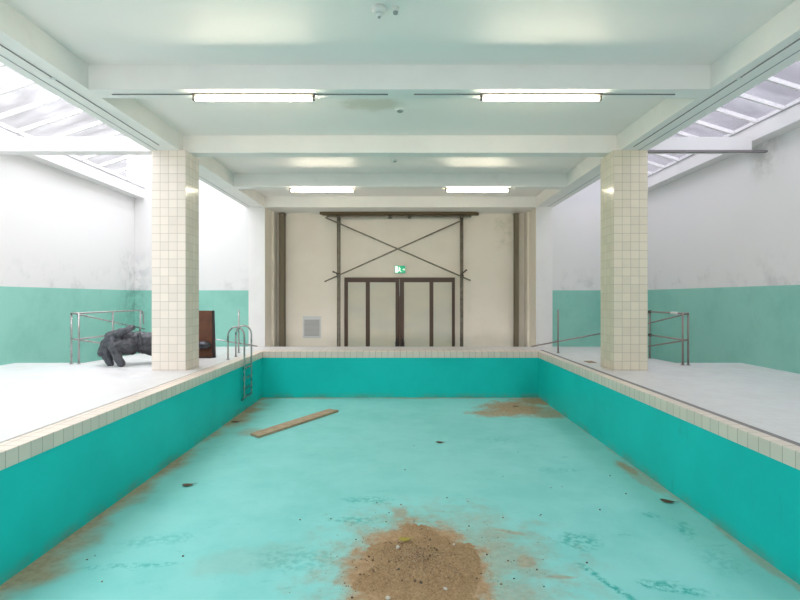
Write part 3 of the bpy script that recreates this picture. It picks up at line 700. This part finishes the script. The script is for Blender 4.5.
# fine grit: nobody could count it
bm = bmesh.new(); rg = random.Random(3)
for i in range(1500):
    a = rg.uniform(0, 6.283); r = abs(rg.gauss(0, .55)); x = HC.x-.02+math.cos(a)*r*.75; y = HC.y+.1+math.sin(a)*r*.95
    if rg.random() < .08: x += rg.uniform(-.9, 1.3); y += rg.uniform(-.5, 1.2)
    s = rg.uniform(.0025, .0065); h = ground(x, y)+s*.4
    q = bmesh.ops.create_icosphere(bm, subdivisions=1, radius=s, matrix=Matrix.Translation((x, y, h)) @ Matrix.Diagonal((1, rg.uniform(.7,1.3), .8, 1)))
me = bpy.data.meshes.new('grit'); bm.to_mesh(me); bm.free(); me.materials.append(peb_m[0]); me.materials.append(peb_m[1]); me.materials.append(peb_m[2])
for i, p in enumerate(me.polygons): p.material_index = (0,1,1,0,2)[(i//20) % 5]
g = bpy.data.objects.new('grit', me); C.objects.link(g); tag(g, 'fine brown grit scattered over and round the sand heap', 'grit', kind='stuff')
protos = [rock_mesh('pebble', peb_m[i % 3], i+1) for i in range(9)]
clods = [rock_mesh('pebble', M('clod', c, .95).m, 20+i) for i, c in enumerate(((.20,.125,.07), (.27,.18,.10), (.36,.26,.15), (.15,.09,.055), (.42,.31,.19)))]
big = []
def peb(x, y, s, me, lab, group=None, name='pebble'):
    o = bpy.data.objects.new(name, me); C.objects.link(o); o.scale = (s, s*random.uniform(.8,1.15), s); o.rotation_euler = (0, 0, random.uniform(0, 6))
    o.location = (x, y, ground(x, y)+s*.45); tag(o, lab, 'pebble', group); return o
n_ = 0
while n_ < 95:
    x = random.gauss(.08, .33); y = random.gauss(5.5, .36)
    if y < 4.9: continue
    peb(x, y, random.uniform(.006, .014), random.choice(clods), 'small brown clod among many on the sand heap', 'small clods on the sand heap'); n_ += 1
heapspots = [(370,566),(364,571),(360,569),(374,569),(389,560),(396,563),(399,569),(421,580),(415,579),(425,537),(430,537),(437,548)]
for px, py in heapspots:
    x, y, _ = P(px, py, -1.24); peb(x, y, random.uniform(.011, .017), protos[random.choice((0,3,6,2))], 'larger dark brown clod on the left and top of the sand heap', 'larger clods on the sand heap')
for px, py, s, lab in ((397.8,547,.026,'white stone on the sand heap just below the yellow leaf'),(388,595,.024,'pale rounded stone at the front foot of the sand heap'),
                      (454,543.5,.017,'small white chip on the upper right of the sand heap'),(445.5,587,.02,'pale stone low on the right flank of the sand heap')):
    x, y, _ = P(px, py, -1.25); peb(x, y, s, rock_mesh('stone', peb_m[3], int(px)), lab, None, 'stone')
strays = [(389,513),(386,522),(414,521.5),(422,531),(356,540),(469,526.5),(503,518),(540,516),(498,538),(475,553),(482,538),(487,555),(508,561),(514,561),(537,570),(481,574),(514,579),(544,587),(401,505),(377,503),
          (468,502),(503,476.5),(518,452),(551,488),(562,487),(447,498),(414,446),(541,515),(610,476),(626,494),(102,582),(87,560),(95,556),(183,556.5),(331,519),(538,543),(477,579),(456,537),(360,583),(352,598),(300,520),(587,563),(600,510),(405,470)]
for px, py in strays:
    x, y, _ = P(px, py); peb(x, y, random.uniform(.007, .013), protos[random.choice((2,5,8,0))], 'dark pebble lying apart on the turquoise pool floor', 'stray pebbles on the pool floor')

def leaf_obj(px, py, L, wd, rz, mat, lab, curl=.25, ragged=0):
    x, y, _ = P(px, py); bm = bmesh.new(); N = 10; rows = []; L *= 1.15; wd *= 1.5
    for i in range(N+1):
        t = i/N; w_ = wd*math.sin(math.pi*min(1, t**.8))**.8*(1+ragged*math.sin(t*19)*.4); xx = (t-.5)*L
        zc_ = curl*L*(2*t-1)**2*.5
        rows.append([bm.verts.new((xx, -w_/2, zc_+curl*w_*.5)), bm.verts.new((xx, 0, zc_)), bm.verts.new((xx, w_/2, zc_+curl*w_*.6))])
    for a, b in zip(rows, rows[1:]):
        for k in (0, 1): bm.faces.new((a[k], a[k+1], b[k+1], b[k])).smooth = True
    bmesh.ops.remove_doubles(bm, verts=bm.verts[:], dist=.0002)
    me = bpy.data.meshes.new('leaf'); bm.to_mesh(me); bm.free(); me.materials.append(mat)
    o = bpy.data.objects.new('fallen_leaf', me); C.objects.link(o); o.location = (x, y, ground(x, y)+.004); o.rotation_euler.z = rz
    s = o.modifiers.new('thick', 'SOLIDIFY'); s.thickness = .0025; tag(o, lab, 'leaf')
    st_ = MB().tube([(L*.48, 0, curl*L*.48), (L*.75, .01, curl*L*.5+.004)], .0025, 6).build('stem', mat, o)
    return o
leaf_obj(188, 486, .15, .07, .3, leaf_brown, 'curled brown leaf alone on the floor left of centre')
leaf_obj(235.5, 422.5, .18, .08, .1, leaf_brown, 'dark brown leaf in the dust by the left pool wall')
leaf_obj(440, 443, .14, .06, -.2, leaf_brown, 'small dark leaf on the open floor right of the plank')
leaf_obj(667.5, 502.5, .17, .07, -.5, leaf_brown, 'dark reddish leaf at the foot of the right pool wall')
leaf_obj(516, 407, .16, .07, .1, leaf_brown, 'dark leaf in the dust patch of the far right pool corner')
x, y, _ = P(404.5, 539, -1.24)
lf = leaf_obj(404.5, 539, .12, .062, .1, leaf_yel, 'yellow green leaf on top of the sand heap', .35, .3); lf.location = (x, y, ground(x, y)+.012)

# small drain cover by the right column
x, y, _ = P(590.5, 362, 0)
thing(MB().box(x-.10, x+.09, y-.16, y+.16, .0, .008), 'drain_cover', M('rusty_drain', (.30,.22,.12), .7).m, (x, y, 0), 'small rusty drain cover on the right deck beside the tiled column', 'drain cover')
